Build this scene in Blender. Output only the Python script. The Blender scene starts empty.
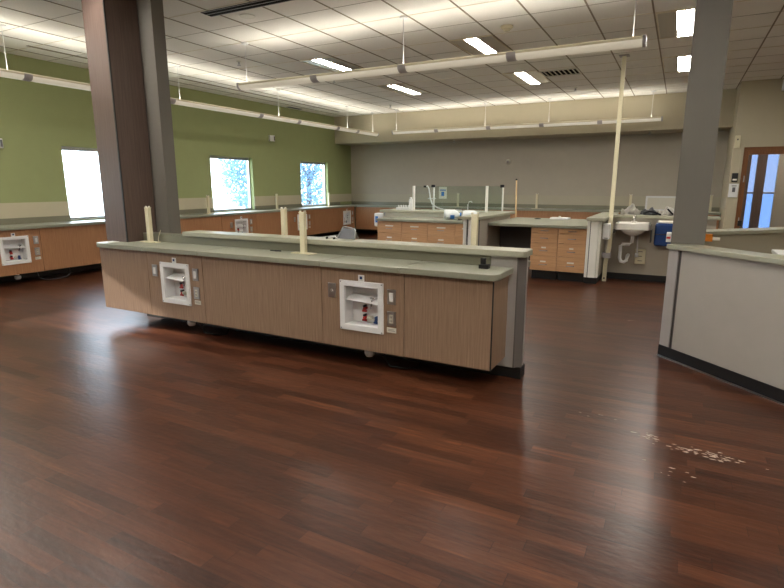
import bpy, bmesh, math, random
from mathutils import Vector, Matrix
random.seed(7)
SC = bpy.context.scene
COL = SC.collection
PI = math.pi

# ------------------------------------------------------------------ materials
def newmat(name):
    m = bpy.data.materials.new(name); m.use_nodes = True
    nt = m.node_tree
    return m, nt, nt.nodes['Principled BSDF']
def lin(c):
    return tuple(((x/255)/12.92 if x/255 <= .04045 else ((x/255+.055)/1.055)**2.4) for x in c)+(1,)
def mat(name, rgb, rough=.5, metal=0, spec=.5, noise=0, nscale=6, bump=0, bscale=80, coat=0):
    m, nt, b = newmat(name); c = lin(rgb)
    b.inputs['Base Color'].default_value = c
    b.inputs['Roughness'].default_value = rough; b.inputs['Metallic'].default_value = metal
    b.inputs['Specular IOR Level'].default_value = spec; b.inputs['Coat Weight'].default_value = coat
    tc = nt.nodes.new('ShaderNodeTexCoord')
    if noise:
        n = nt.nodes.new('ShaderNodeTexNoise'); n.inputs['Scale'].default_value = nscale; n.inputs['Detail'].default_value = 6
        r = nt.nodes.new('ShaderNodeMixRGB'); r.inputs[1].default_value = tuple(max(0, x*(1-noise)) for x in c[:3])+(1,)
        r.inputs[2].default_value = tuple(min(1, x*(1+noise)) for x in c[:3])+(1,)
        nt.links.new(tc.outputs['Object'], n.inputs['Vector']); nt.links.new(n.outputs['Fac'], r.inputs[0])
        nt.links.new(r.outputs[0], b.inputs['Base Color'])
    if bump:
        n = nt.nodes.new('ShaderNodeTexNoise'); n.inputs['Scale'].default_value = bscale; n.inputs['Detail'].default_value = 4
        k = nt.nodes.new('ShaderNodeBump'); k.inputs['Strength'].default_value = bump; k.inputs['Distance'].default_value = .01
        nt.links.new(tc.outputs['Object'], n.inputs['Vector']); nt.links.new(n.outputs['Fac'], k.inputs['Height']); nt.links.new(k.outputs[0], b.inputs['Normal'])
    return m
def wood(name, a, bcol, scale=(40, 40, 1.5), rough=.45, spec=.4):
    m, nt, b = newmat(name)
    tc = nt.nodes.new('ShaderNodeTexCoord'); mp = nt.nodes.new('ShaderNodeMapping'); mp.inputs['Scale'].default_value = scale
    n = nt.nodes.new('ShaderNodeTexNoise'); n.inputs['Scale'].default_value = 2.2; n.inputs['Detail'].default_value = 8; n.inputs['Roughness'].default_value = .65
    r = nt.nodes.new('ShaderNodeValToRGB'); r.color_ramp.elements[0].color = lin(a); r.color_ramp.elements[1].color = lin(bcol)
    r.color_ramp.elements[0].position = .32; r.color_ramp.elements[1].position = .68
    L = nt.links.new
    L(tc.outputs['Object'], mp.inputs['Vector']); L(mp.outputs[0], n.inputs['Vector']); L(n.outputs['Fac'], r.inputs[0]); L(r.outputs[0], b.inputs['Base Color'])
    b.inputs['Roughness'].default_value = rough; b.inputs['Specular IOR Level'].default_value = spec
    return m
def emit(name, rgb, s):
    m, nt, b = newmat(name)
    b.inputs['Base Color'].default_value = (.8, .8, .8, 1)
    b.inputs['Emission Color'].default_value = tuple(rgb)+(1,); b.inputs['Emission Strength'].default_value = s
    return m
def glass(name, tint=(1, 1, 1), refl=.08):
    m, nt, b = newmat(name); nt.nodes.remove(b)
    t = nt.nodes.new('ShaderNodeBsdfTransparent'); t.inputs[0].default_value = tuple(tint)+(1,)
    g = nt.nodes.new('ShaderNodeBsdfGlossy'); g.inputs['Roughness'].default_value = .02
    lw = nt.nodes.new('ShaderNodeLayerWeight'); lw.inputs['Blend'].default_value = .5
    pw = nt.nodes.new('ShaderNodeMath'); pw.operation = 'POWER'; pw.inputs[1].default_value = 5; nt.links.new(lw.outputs['Facing'], pw.inputs[0])
    f = nt.nodes.new('ShaderNodeMath'); f.operation = 'MULTIPLY_ADD'; f.inputs[1].default_value = .6; f.inputs[2].default_value = .02; nt.links.new(pw.outputs[0], f.inputs[0])
    x = nt.nodes.new('ShaderNodeMixShader'); o = nt.nodes['Material Output']
    nt.links.new(f.outputs[0], x.inputs[0]); nt.links.new(t.outputs[0], x.inputs[1]); nt.links.new(g.outputs[0], x.inputs[2]); nt.links.new(x.outputs[0], o.inputs[0])
    return m
def floor_mat():
    m, nt, b = newmat('plank_floor'); L = nt.links.new; N = nt.nodes.new
    tc = N('ShaderNodeTexCoord')
    sep = N('ShaderNodeSeparateXYZ'); L(tc.outputs['Object'], sep.inputs[0])
    def M(op, a, b_=None):
        k = N('ShaderNodeMath'); k.operation = op
        for i, v in enumerate((a, b_)):
            if v is None: continue
            if isinstance(v, (int, float)): k.inputs[i].default_value = v
            else: L(v, k.inputs[i])
        return k.outputs[0]
    row = M('FLOOR', M('DIVIDE', sep.outputs['Y'], .076))
    wn = N('ShaderNodeTexWhiteNoise'); wn.noise_dimensions = '1D'; L(row, wn.inputs['W'])
    xo = M('ADD', M('DIVIDE', sep.outputs['X'], .62), M('MULTIPLY', wn.outputs['Value'], 7.3))
    col = M('FLOOR', xo)
    cmb = N('ShaderNodeCombineXYZ'); L(row, cmb.inputs[0]); L(col, cmb.inputs[1])
    wv = N('ShaderNodeTexWhiteNoise'); wv.noise_dimensions = '3D'; L(cmb.outputs[0], wv.inputs['Vector'])
    # grain
    mp = N('ShaderNodeMapping'); mp.inputs['Scale'].default_value = (2.2, 30, 1)
    L(tc.outputs['Object'], mp.inputs['Vector'])
    off = N('ShaderNodeVectorMath'); off.operation = 'ADD'; L(mp.outputs[0], off.inputs[0])
    sc = N('ShaderNodeVectorMath'); sc.operation = 'SCALE'; L(wv.outputs['Color'], sc.inputs[0]); sc.inputs['Scale'].default_value = 60; L(sc.outputs[0], off.inputs[1])
    n = N('ShaderNodeTexNoise'); n.inputs['Scale'].default_value = 1.6; n.inputs['Detail'].default_value = 8; n.inputs['Roughness'].default_value = .62; n.inputs['Distortion'].default_value = .4
    L(off.outputs[0], n.inputs['Vector'])
    v = M('ADD', M('MULTIPLY', wv.outputs['Value'], .36), M('MULTIPLY', n.outputs['Fac'], .75))
    r = N('ShaderNodeValToRGB'); e = r.color_ramp.elements
    e[0].position = .2; e[0].color = lin((36, 18, 12)); e[1].position = .98; e[1].color = lin((124, 75, 46))
    k = e.new(.5); k.color = lin((66, 36, 23)); k = e.new(.74); k.color = lin((86, 50, 33))
    L(v, r.inputs[0])
    # seams
    fy = M('FRACT', M('DIVIDE', sep.outputs['Y'], .076)); fx = M('FRACT', xo)
    sy = M('LESS_THAN', fy, .03); sx = M('LESS_THAN', fx, .005); s = M('MAXIMUM', sy, sx)
    mx = N('ShaderNodeMixRGB'); L(M('MULTIPLY', s, .55), mx.inputs[0]); L(r.outputs[0], mx.inputs[1]); mx.inputs[2].default_value = lin((24, 13, 11))
    L(mx.outputs[0], b.inputs['Base Color'])
    # worn gloss
    w = N('ShaderNodeTexNoise'); w.inputs['Scale'].default_value = 1.7; w.inputs['Detail'].default_value = 7; L(tc.outputs['Object'], w.inputs['Vector'])
    L(M('ADD', .275, M('MULTIPLY', w.outputs['Fac'], .08)), b.inputs['Roughness'])
    b.inputs['Specular IOR Level'].default_value = .5
    w2 = N('ShaderNodeTexNoise'); w2.inputs['Scale'].default_value = 38; w2.inputs['Detail'].default_value = 5
    mp2 = N('ShaderNodeMapping'); mp2.inputs['Scale'].default_value = (.5, 1, 1); L(tc.outputs['Object'], mp2.inputs['Vector']); L(mp2.outputs[0], w2.inputs['Vector'])
    bp = N('ShaderNodeBump'); bp.inputs['Strength'].default_value = .2; bp.inputs['Distance'].default_value = .006
    L(M('SUBTRACT', w2.outputs['Fac'], M('MULTIPLY', s, .35)), bp.inputs['Height']); L(bp.outputs[0], b.inputs['Normal'])
    b.inputs['Specular IOR Level'].default_value = .34
    return m

M = {}
M['floor'] = floor_mat()
M['green'] = mat('green_wall_paint', (154, 162, 116), .75, spec=.2, noise=.04)
M['band'] = mat('beige_wall_vinyl', (190, 182, 158), .6, spec=.3, noise=.03)
M['taupe'] = mat('taupe_wall_paint', (174, 166, 152), .75, spec=.2, noise=.04)
M['taupeband'] = mat('taupe_wall_vinyl', (176, 169, 150), .6, spec=.3, noise=.03)
M['cream_wall'] = mat('cream_wall_paint', (184, 175, 152), .75, spec=.2, noise=.03)
M['tile'] = mat('ceiling_tile', (234, 231, 224), .9, spec=.1, noise=.05, nscale=40, bump=.3, bscale=260)
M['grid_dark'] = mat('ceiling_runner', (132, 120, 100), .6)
M['grid_light'] = mat('ceiling_cross_tee', (214, 205, 184), .6)
M['kerf'] = mat('ceiling_kerf', (158, 151, 138), .8)
M['oak'] = wood('oak_laminate', (132, 107, 87), (157, 130, 107))
M['oak_orange'] = wood('warm_oak_laminate', (150, 106, 74), (172, 126, 90), (30, 30, 1.5))
M['oak_drawer'] = wood('light_oak_laminate', (190, 146, 106), (212, 168, 126), (1.5, 30, 30))
M['walnut'] = wood('walnut_laminate', (88, 71, 65), (104, 87, 79), (30, 30, 1.2), .4)
M['door_wood'] = wood('orange_door_wood', (118, 74, 40), (146, 94, 52), (30, 30, 1.5))
M['counter'] = mat('sage_solid_surface', (140, 141, 125), .35, noise=.06, nscale=60)
M['splash'] = mat('sage_backsplash', (122, 120, 102), .35, noise=.05, nscale=60)
M['cap'] = mat('sage_cap_laminate', (160, 159, 141), .33, noise=.05, nscale=60)
M['grey_panel'] = mat('grey_wall_panel', (172, 166, 158), .5, noise=.05, nscale=8)
M['post'] = mat('grey_metal_post', (172, 167, 163), .35, metal=.1, spec=.5)
M['trimgrey'] = mat('dark_grey_trim', (104, 99, 96), .45)
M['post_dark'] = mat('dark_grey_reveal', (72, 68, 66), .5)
M['col_grey'] = mat('grey_column_paint', (110, 106, 99), .6, spec=.3, noise=.03)
M['base'] = mat('black_rubber_base', (22, 22, 24), .45)
M['black'] = mat('black_plastic', (18, 18, 20), .4)
M['matte_black'] = mat('matte_black', (14, 14, 15), .9, spec=.1)
M['white'] = mat('white_plastic', (226, 226, 226), .35)
M['offwhite'] = mat('offwhite_plastic', (214, 210, 196), .4)
M['porcelain'] = mat('white_porcelain', (235, 232, 224), .15, coat=.4)
M['cream'] = mat('cream_metal', (214, 206, 176), .4)
M['steel'] = mat('brushed_steel', (176, 176, 178), .3, metal=1)
M['chrome'] = mat('chrome', (210, 210, 212), .12, metal=1)
M['red'] = mat('red_connector', (186, 44, 40), .4)
M['blue'] = mat('blue_connector', (36, 66, 118), .4)
M['bluep'] = mat('dark_blue_plastic', (34, 62, 112), .2)
M['bluel'] = mat('blue_label', (60, 120, 196), .5)
M['jug'] = mat('milky_plastic', (228, 232, 234), .3)
M['alu'] = mat('white_aluminium', (240, 239, 232), .4)
M['tan'] = mat('tan_wood', (190, 160, 112), .5)
M['cloth_w'] = mat('white_cloth', (216, 212, 204), .9, spec=.1, bump=.6, bscale=30)
M['cloth_b'] = mat('dark_cloth', (34, 34, 38), .9, spec=.1)
M['mesh_grey'] = mat('grey_mesh_fabric', (98, 100, 104), .7, noise=.25, nscale=160)
M['orange'] = mat('orange_card', (232, 142, 36), .6)
M['paper'] = mat('paper', (232, 228, 216), .8)
M['ink'] = mat('grey_ink', (96, 96, 100), .8)
M['lens'] = emit('cream_lamp_lens', (1, .88, .62), .16)
M['housing'] = mat('lamp_housing', (206, 196, 170), .4)
M['clip'] = mat('grey_lamp_joint', (168, 164, 166), .5)
M['reflector'] = mat('troffer_reflector', (178, 172, 162), .3, metal=.7)
M['lamp'] = emit('troffer_lamp', (1, .95, .86), 34)
M['uplamp'] = emit('pendant_lamp', (1, .94, .82), 8)
M['glass'] = glass('window_glass')
M['tint_low'] = glass('blue_tinted_glass', (.20, .26, .38))
M['tint_high'] = glass('grey_tinted_glass', (.24, .27, .34))
M['cglass'] = glass('partition_glass', (.93, .96, .95))
M['leaf'] = mat('tree_leaf', (112, 138, 158), .6, noise=.35, nscale=3)
m_, nt_, b_ = newmat('tree_leaf'); b_.inputs['Base Color'].default_value = (.17, .27, .38, 1); b_.inputs['Roughness'].default_value = .6
tr_ = nt_.nodes.new('ShaderNodeBsdfTranslucent'); tr_.inputs[0].default_value = (.21, .35, .49, 1)
mx_ = nt_.nodes.new('ShaderNodeMixShader'); mx_.inputs[0].default_value = .55
nt_.links.new(b_.outputs[0], mx_.inputs[1]); nt_.links.new(tr_.outputs[0], mx_.inputs[2]); nt_.links.new(mx_.outputs[0], nt_.nodes['Material Output'].inputs[0])
M['leaf'] = m_
M['bark'] = mat('tree_bark', (92, 84, 78), .8)
M['dirt'] = mat('plaster_residue', (196, 184, 172), .9)
M['grass'] = mat('outdoor_ground', (170, 172, 160), .9, noise=.1)

# ------------------------------------------------------------------ mesh builder
class MB:
    def __init__(s): s.bm = bmesh.new()
    def _merge(s, t, bev=0, seg=2):
        if bev: bmesh.ops.bevel(t, geom=t.edges[:], offset=bev, segments=seg, affect='EDGES', profile=.5)
        me = bpy.data.meshes.new('tmp'); t.to_mesh(me); t.free(); s.bm.from_mesh(me); bpy.data.meshes.remove(me)
    def box(s, x0, x1, y0, y1, z0, z1, bev=0):
        t = bmesh.new(); bmesh.ops.create_cube(t, size=1)
        for v in t.verts: v.co = Vector(((x0+x1)/2+v.co.x*(x1-x0), (y0+y1)/2+v.co.y*(y1-y0), (z0+z1)/2+v.co.z*(z1-z0)))
        s._merge(t, bev); return s
    def prism(s, poly, z0, z1, bev=0):
        t = bmesh.new()
        f = t.faces.new([t.verts.new((x, y, z0)) for x, y in poly])
        e = bmesh.ops.extrude_face_region(t, geom=[f])
        for v in e['geom']:
            if isinstance(v, bmesh.types.BMVert): v.co.z = z1
        bmesh.ops.recalc_face_normals(t, faces=t.faces)
        s._merge(t, bev); return s
    def cyl(s, p0, p1, r0, r1=None, n=16):
        r1 = r0 if r1 is None else r1
        p0, p1 = Vector(p0), Vector(p1); d = p1-p0
        t = bmesh.new(); bmesh.ops.create_cone(t, cap_ends=True, segments=n, radius1=r0, radius2=r1, depth=d.length)
        for f in t.faces: f.smooth = len(f.verts) == 4
        mtx = Matrix.Translation((p0+p1)/2) @ d.to_track_quat('Z', 'Y').to_matrix().to_4x4()
        bmesh.ops.transform(t, matrix=mtx, verts=t.verts)
        s._merge(t); return s
    def sphere(s, c, r, sc=(1, 1, 1), n=12):
        t = bmesh.new(); bmesh.ops.create_uvsphere(t, u_segments=n*2, v_segments=n, radius=r)
        for f in t.faces: f.smooth = True
        for v in t.verts: v.co = Vector((c[0]+v.co.x*sc[0], c[1]+v.co.y*sc[1], c[2]+v.co.z*sc[2]))
        s._merge(t); return s
    def lathe(s, prof, c, n=24, axis='z'):
        t = bmesh.new(); rings = []
        for r, z in prof:
            rings.append([t.verts.new((r*math.cos(2*PI*i/n), r*math.sin(2*PI*i/n), z)) for i in range(n)])
        for a, b in zip(rings, rings[1:]):
            for i in range(n):
                f = t.faces.new((a[i], a[(i+1) % n], b[(i+1) % n], b[i])); f.smooth = True
        if prof[0][0] > 1e-4: t.faces.new(rings[0][::-1])
        if prof[-1][0] > 1e-4: t.faces.new(rings[-1])
        bmesh.ops.remove_doubles(t, verts=t.verts, dist=1e-5)
        if axis == 'x': bmesh.ops.rotate(t, verts=t.verts, matrix=Matrix.Rotation(PI/2, 3, 'Y'))
        if axis == 'y': bmesh.ops.rotate(t, verts=t.verts, matrix=Matrix.Rotation(PI/2, 3, 'X'))
        bmesh.ops.translate(t, verts=t.verts, vec=c)
        s._merge(t); return s
    def tube(s, pts, r, n=8, rect=None):
        pts = [Vector(p) for p in pts]; t = bmesh.new(); rings = []
        for i, p in enumerate(pts):
            d = (pts[min(i+1, len(pts)-1)]-pts[max(i-1, 0)]).normalized()
            ref = Vector((0, 0, 1)) if abs(d.z) < .9 else Vector((1, 0, 0))
            u = d.cross(ref).normalized(); w = d.cross(u)
            rings.append([t.verts.new(p+u*r*math.cos(2*PI*k/n+PI/n)+w*r*math.sin(2*PI*k/n+PI/n)) for k in range(n)])
        for a, b in zip(rings, rings[1:]):
            for k in range(n):
                f = t.faces.new((a[k], a[(k+1) % n], b[(k+1) % n], b[k])); f.smooth = n > 4
        t.faces.new(rings[0][::-1]); t.faces.new(rings[-1])
        bmesh.ops.recalc_face_normals(t, faces=t.faces)
        s._merge(t); return s
    def quad(s, vs):
        s.bm.faces.new([s.bm.verts.new(v) for v in vs]); return s
    def rot(s, ang, c=(0, 0, 0), axis='Z'):
        bmesh.ops.rotate(s.bm, verts=s.bm.verts, cent=c, matrix=Matrix.Rotation(ang, 3, axis)); return s
    def build(s, name, m, parent=None):
        me = bpy.data.meshes.new(name)
        if parent is None:
            xs = [v.co for v in s.bm.verts]
            o3 = Vector(((min(v.x for v in xs)+max(v.x for v in xs))/2, (min(v.y for v in xs)+max(v.y for v in xs))/2, min(v.z for v in xs)))
        else:
            o3 = Vector((0, 0, 0)); q = parent
            while q: o3 += q.location; q = q.parent
        for v in s.bm.verts: v.co -= o3
        s.bm.to_mesh(me); s.bm.free(); me.materials.append(M[m] if isinstance(m, str) else m)
        o = bpy.data.objects.new(name, me); COL.objects.link(o)
        if parent: o.parent = parent
        else: o.location = o3
        return o
def tag(o, label, cat, group=None, kind=None):
    o['label'] = label; o['category'] = cat
    if group: o['group'] = group
    if kind: o['kind'] = kind
    return o
def thing(name, label, cat, loc=(0, 0, 0), group=None):
    o = bpy.data.objects.new(name, None); COL.objects.link(o); o.location = loc; o.empty_display_size = .1
    return tag(o, label, cat, group)
def struct(name, mb, m, parent=None):
    o = mb.build(name, m, parent)
    if parent is None: o['kind'] = 'structure'
    return o
def srt(name, loc):
    o = bpy.data.objects.new(name, None); COL.objects.link(o); o.location = loc; o['kind'] = 'structure'; return o
def dup(root, loc, rotz=None, label=None, group=None):
    def cp(o, par):
        c = o.copy(); COL.objects.link(c)
        if par: c.parent = par
        for ch in [k for k in bpy.data.objects if k.parent == o]: cp(ch, c)
        return c
    r = cp(root, None); r.location = loc
    if rotz is not None: r.rotation_euler = (0, 0, rotz)
    if label: r['label'] = label
    if group: r['group'] = group
    return r

# ------------------------------------------------------------------ room shell
H = 3.35; XL = -8.95; XR = 4.2; YF = -2.6; YS = 13.25; YB = 14.1; YD = 12.4; XD = .82
struct('floor', MB().box(XL-.2, XR+.2, YF-.2, 15.6, -.1, 0), 'floor')
struct('ceiling', MB().box(XL, XR, YF, YS, H, H+.12), 'tile')
WIN = [(-.90, .30), (2.25, 3.45), (5.34, 6.62), (8.49, 9.78), (11.60, 12.86)]
SILL, HEAD = .87, 2.07
w = MB(); y = YF-.2
for a, b in WIN:
    w.box(XL-.2, XL, y, a, 0, H+.12); w.box(XL-.2, XL, a, b, 0, SILL); w.box(XL-.2, XL, a, b, HEAD, H+.12); y = b
w.box(XL-.2, XL, y, YB+.2, 0, H+.12)
struct('wall_left', w, 'green')
struct('wall_back', MB().box(XL, XD+.15, YB, YB+.15, 0, H), 'taupe')
struct('wall_soffit', MB().box(XL, XD, YS, YB, 2.61, H), 'cream_wall')
struct('wall_return', MB().box(XD, XD+.14, YD+.14, YB, 0, H), 'cream_wall')
DX0, DX1, DZ = 1.0, 2.0, 2.15
struct('wall_door_side', MB().box(XD, DX0, YD, YD+.14, 0, H).box(DX1, XR, YD, YD+.14, 0, H).box(DX0, DX1, YD, YD+.14, DZ, H), 'cream_wall')
struct('wall_right', MB().box(XR, XR+.2, YF, YD+.14, 0, H), 'cream_wall')
struct('wall_front', MB().box(XL, XR+.2, YF-.2, YF, 0, H), 'cream_wall')
# wall vinyl band
b = MB(); y = YF
for a, c in WIN: b.box(XL, XL+.006, y, a, .95, 1.18); y = c
b.box(XL, XL+.006, y, YB, .95, 1.18)
struct('trim_1', b, 'band')
struct('trim_2', MB().box(XL+.006, XD, YB-.006, YB, .95, 1.18), 'taupeband')
struct('trim_3', MB().box(XD-.006, XD, YD+.14, YB-.006, .95, 1.18), 'taupeband')
struct('baseboard_left', MB().box(XL, XL+.01, YF, YB, 0, .11), 'base')
struct('baseboard_back', MB().box(XL+.01, XD, YB-.01, YB, 0, .11), 'base')
struct('baseboard_door_side', MB().box(XD, DX0-.06, YD-.01, YD, 0, .11).box(DX1+.06, XR, YD-.01, YD, 0, .11), 'base')
# ceiling grid
XG0, DXG, YG0, DYG = -.45, .6255, 7.12, 1.225
gx = [XG0+DXG*k for k in range(-13, 8) if XL < XG0+DXG*k < XR]
gy = [YG0+DYG*k for k in range(-8, 5)]
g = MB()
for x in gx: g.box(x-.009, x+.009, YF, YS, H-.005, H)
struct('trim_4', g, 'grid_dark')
g = MB()
for y in gy: g.box(XL, XR, y-.007, y+.007, H-.004, H)
struct('trim_5', g, 'grid_light')
g = MB()
for y in gy:
    if y+DYG/2 < YS: g.box(XL, XR, y+DYG/2-.004, y+DYG/2+.004, H-.0025, H)
struct('trim_6', g, 'kerf')

# windows
for i, (a, c) in enumerate(WIN):
    r = srt('window_%d' % (i+1), (XL-.1, (a+c)/2, SILL))
    f = MB(); x0, x1 = XL-.14, XL-.09
    f.box(x0, x1, a, a+.03, SILL, HEAD).box(x0, x1, c-.03, c, SILL, HEAD).box(x0, x1, a+.03, c-.03, SILL, SILL+.035).box(x0, x1, a+.03, c-.03, HEAD-.06, HEAD)
    f.build('window_frame', 'steel', r)
    MB().box(XL-.12, XL-.114, a+.03, c-.03, SILL+.035, HEAD-.06).build('glass_pane', 'glass', r)
    MB().box(XL-.088, XL-.004, a+.002, c-.002, SILL, SILL+.008).build('window_sill', 'splash', r)

# door and lobby beyond
d = srt('door_1', (1.5, YD+.05, 0))
MB().box(DX0-.05, DX0, YD-.015, YD+.14, 0, DZ+.05).box(DX1, DX1+.05, YD-.015, YD+.14, 0, DZ+.05).box(DX0, DX1, YD-.015, YD+.14, DZ, DZ+.05).build('door_casing', 'cream_wall', d)
MB().box(DX0, DX0+.05, YD+.02, YD+.1, 0, DZ).box(DX1-.05, DX1, YD+.02, YD+.1, 0, DZ).box(DX0+.05, DX1-.05, YD+.02, YD+.1, DZ-.06, DZ).build('door_jamb', 'door_wood', d)
lf = MB().box(DX0+.05, DX0+.09, YD+.03, YD+.075, .01, DZ-.06).box(DX1-.13, DX1-.05, YD+.03, YD+.075, .01, DZ-.06).box(DX0+.09, DX1-.13, YD+.03, YD+.075, 2.01, DZ-.06).box(DX0+.09, DX1-.13, YD+.03, YD+.075, .01, .16).build('door_leaf', 'door_wood', d)
MB().box(DX0+.09, DX1-.13, YD+.05, YD+.056, .16, 2.01).build('glass_pane', 'glass', lf)
MB().box(DX0+.052, DX0+.07, YD+.018, YD+.03, 1.5, 1.62).box(DX0+.052, DX0+.07, YD+.018, YD+.03, .7, .82).build('hinge', 'steel', lf)
MB().box(DX0+.052, DX0+.12, YD+.012, YD+.03, .66, .76).build('door_stop', 'black', lf)
YL = 15.2
lob = MB(); xs = [.96, 1.40, 1.52, 1.71, 1.93, 3.2]
lob.box(xs[0], xs[1], YL, YL+.1, 0, H).box(xs[2], xs[3], YL, YL+.1, 0, H)
struct('wall_lobby_end', MB().box(xs[4], xs[5], YL, YL+.1, 0, H), 'taupe')
lob.box(xs[1], xs[2], YL, YL+.1, 2.7, H).box(xs[3], xs[4], YL, YL+.1, 2.7, H)
struct('wall_lobby', lob, 'walnut')
struct('wall_lobby_side', MB().box(.96, 1.0, YD+.14, YL, 0, H).box(3.2, 3.3, YD+.14, YL, 0, H), 'cream_wall')
struct('ceiling_lobby', MB().box(1.0, 3.2, YD+.14, YL, H, H+.1), 'tile')
for i, (a, c) in enumerate(((1.40, 1.52), (1.71, 1.93))):
    r = srt('window_%d' % (6+i), ((a+c)/2, YL+.05, 0))
    MB().box(a, c, YL+.03, YL+.07, 1.24, 1.28).build('window_frame', 'steel', r)
    MB().box(a, c, YL+.045, YL+.05, 0, 1.24).build('glass_pane', 'tint_low', r)
    MB().box(a, c, YL+.045, YL+.05, 1.28, 2.7).build('glass_pane', 'tint_high', r)

# ------------------------------------------------------------------ ceiling fixtures
def troffer(cx, cy, label):
    t = thing('ceiling_light', label, 'ceiling light', (cx, cy, H-.012), 'recessed ceiling lights')
    x0, x1, y0, y1 = cx-.3, cx+.3, cy-.6, cy+.6
    MB().box(x0, x0+.012, y0, y1, H-.012, H-.001).box(x1-.012, x1, y0, y1, H-.012, H-.001).box(x0+.012, x1-.012, y0, y0+.012, H-.012, H-.001).box(x0+.012, x1-.012, y1-.012, y1, H-.012, H-.001).build('frame', 'housing', t)
    r = MB()
    for sgn in (-1, 1):
        r.quad([(cx+sgn*.285, y0+.012, H-.002), (cx+sgn*.285, y1-.012, H-.002), (cx+sgn*.085, y1-.012, H-.012), (cx+sgn*.085, y0+.012, H-.012)])
    r.build('reflector', 'reflector', t)
    MB().box(cx-.085, cx-.008, y0+.014, y1-.014, H-.012, H-.004).build('lamp', 'lamp', t)
    MB().box(cx+.008, cx+.085, y0+.014, y1-.014, H-.012, H-.004).build('lamp', 'lamp', t)
    MB().box(cx-.007, cx+.007, y0+.014, y1-.014, H-.014, H-.004).build('divider', 'housing', t)
    return t
cxs = lambda k: XG0+DXG*(k+.5)
T = [(-8, 0, 'left row, nearer one: recessed ceiling light seen just above the near pendant bar end'),
     (-8, 2, 'recessed ceiling light farthest left, beyond the long pendant bar'),
     (-4, 0, 'recessed ceiling light just above the middle of the near pendant bar'),
     (-4, 2, 'recessed ceiling light beside the louvred air return'),
     (0, 0, 'larger recessed ceiling light left of the grey column top'),
     (0, 2, 'recessed ceiling light beyond the pole top, left of grey column')]
for k, j, lb in T:
    lb = lb.replace('left row, nearer one: ', '')
    troffer(cxs(k), YG0+DYG*(j+.5), lb)
for k, j in ((-8, -4), (-4, -4), (0, -4), (-8, -6), (-4, -6), (0, -6), (4, -4), (4, -6), (4, 0), (-12, -4), (-12, -6)):  # extra troffers out of view, added as fill light for the room
    troffer(cxs(k), YG0+DYG*(j+.5), 'unseen fill light added out of view, shaped as a recessed ceiling light')

troffer(2.2, 13.7, 'unseen fill light added to brighten the lobby beyond the glazed door')  # lamp added out of sight so the lobby does not stay dark
def pendant(name_label, p0, p1, z, cables, joints, group=None):
    p0, p1 = Vector(p0+(0,)), Vector(p1+(0,)); d = (p1-p0).normalized(); n = Vector((-d.y, d.x, 0))
    t = thing('pendant_light', name_label, 'pendant light', ((p0+p1)/2)[:2]+(z-.05,), 'linear pendant lights')
    def ext(sec, a, b, bev=0):
        t_ = bmesh.new(); A = p0+d*a; B = p0+d*b
        v0 = [t_.verts.new(A+n*u+Vector((0, 0, z+w_))) for u, w_ in sec]; v1 = [t_.verts.new(B+n*u+Vector((0, 0, z+w_))) for u, w_ in sec]
        t_.faces.new(v0); t_.faces.new(v1[::-1])
        for i in range(len(sec)): t_.faces.new((v0[i], v1[i], v1[(i+1) % len(sec)], v0[(i+1) % len(sec)]))
        bmesh.ops.recalc_face_normals(t_, faces=t_.faces); m = MB(); m._merge(t_); return m
    Ln = (p1-p0).length
    lens = [(.075*math.cos(a), -.0+.055*math.sin(a)-.004) for a in [PI+PI*i/10 for i in range(11)]]
    ext(lens, .03, Ln-.03).build('lens', 'lens', t)
    ext([(-.078, -.004), (.078, -.004), (.078, .012), (.05, .03), (.045, .03), (.06, .008), (-.06, .008), (-.045, .03), (-.05, .03), (-.078, .012)], .03, Ln-.03).build('housing', 'housing', t)
    ext([(-.042, .010), (.042, .010), (.042, .022), (-.042, .022)], .06, Ln-.06).build('lamp', 'uplamp', t)
    for a, b in ((0, .03), (Ln-.03, Ln)):
        ext([(.08*math.cos(q), .06*math.sin(q)-.004) for q in [PI+PI*i/10 for i in range(11)]]+[(.08, .03), (-.08, .03)], a, b).build('end_cap', 'clip', t)
    for q in joints:
        ext([(.078*math.cos(w_), .058*math.sin(w_)-.004) for w_ in [PI+PI*i/10 for i in range(11)]]+[(.08, .014), (-.08, .014)], q-.05, q+.05).build('joint', 'clip', t)
    for q in cables:
        c = p0+d*q
        k = MB().cyl((c.x, c.y, z+.012), (c.x, c.y, H-.02), .004, n=6).build('cable', 'white', t)
        MB().cyl((c.x, c.y, H-.022), (c.x, c.y, H-.001), .045, .05, 16).build('canopy', 'white', k)
    return t
pendant('near linear pendant light hanging across the middle of the room', (-5.56, 5.92), (-.42, 5.92), 2.80, [.12, 2.55, 5.02], [1.3, 2.56, 3.85])
pendant('long linear pendant light running along the green window wall', (-7.45, .4), (-7.45, 13.06), 2.80, [1.0, 3.5, 6.1, 8.6, 11.2, 12.45], [1.2, 3.7, 5.9, 8.0, 9.2, 10.7, 11.6])
pendant('linear pendant light hanging in front of the far soffit', (-6.78, 12.75), (-.46, 12.75), 2.80, [.1, 2.5, 4.0, 6.1], [1.25, 2.6, 3.85, 5.1])

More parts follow.
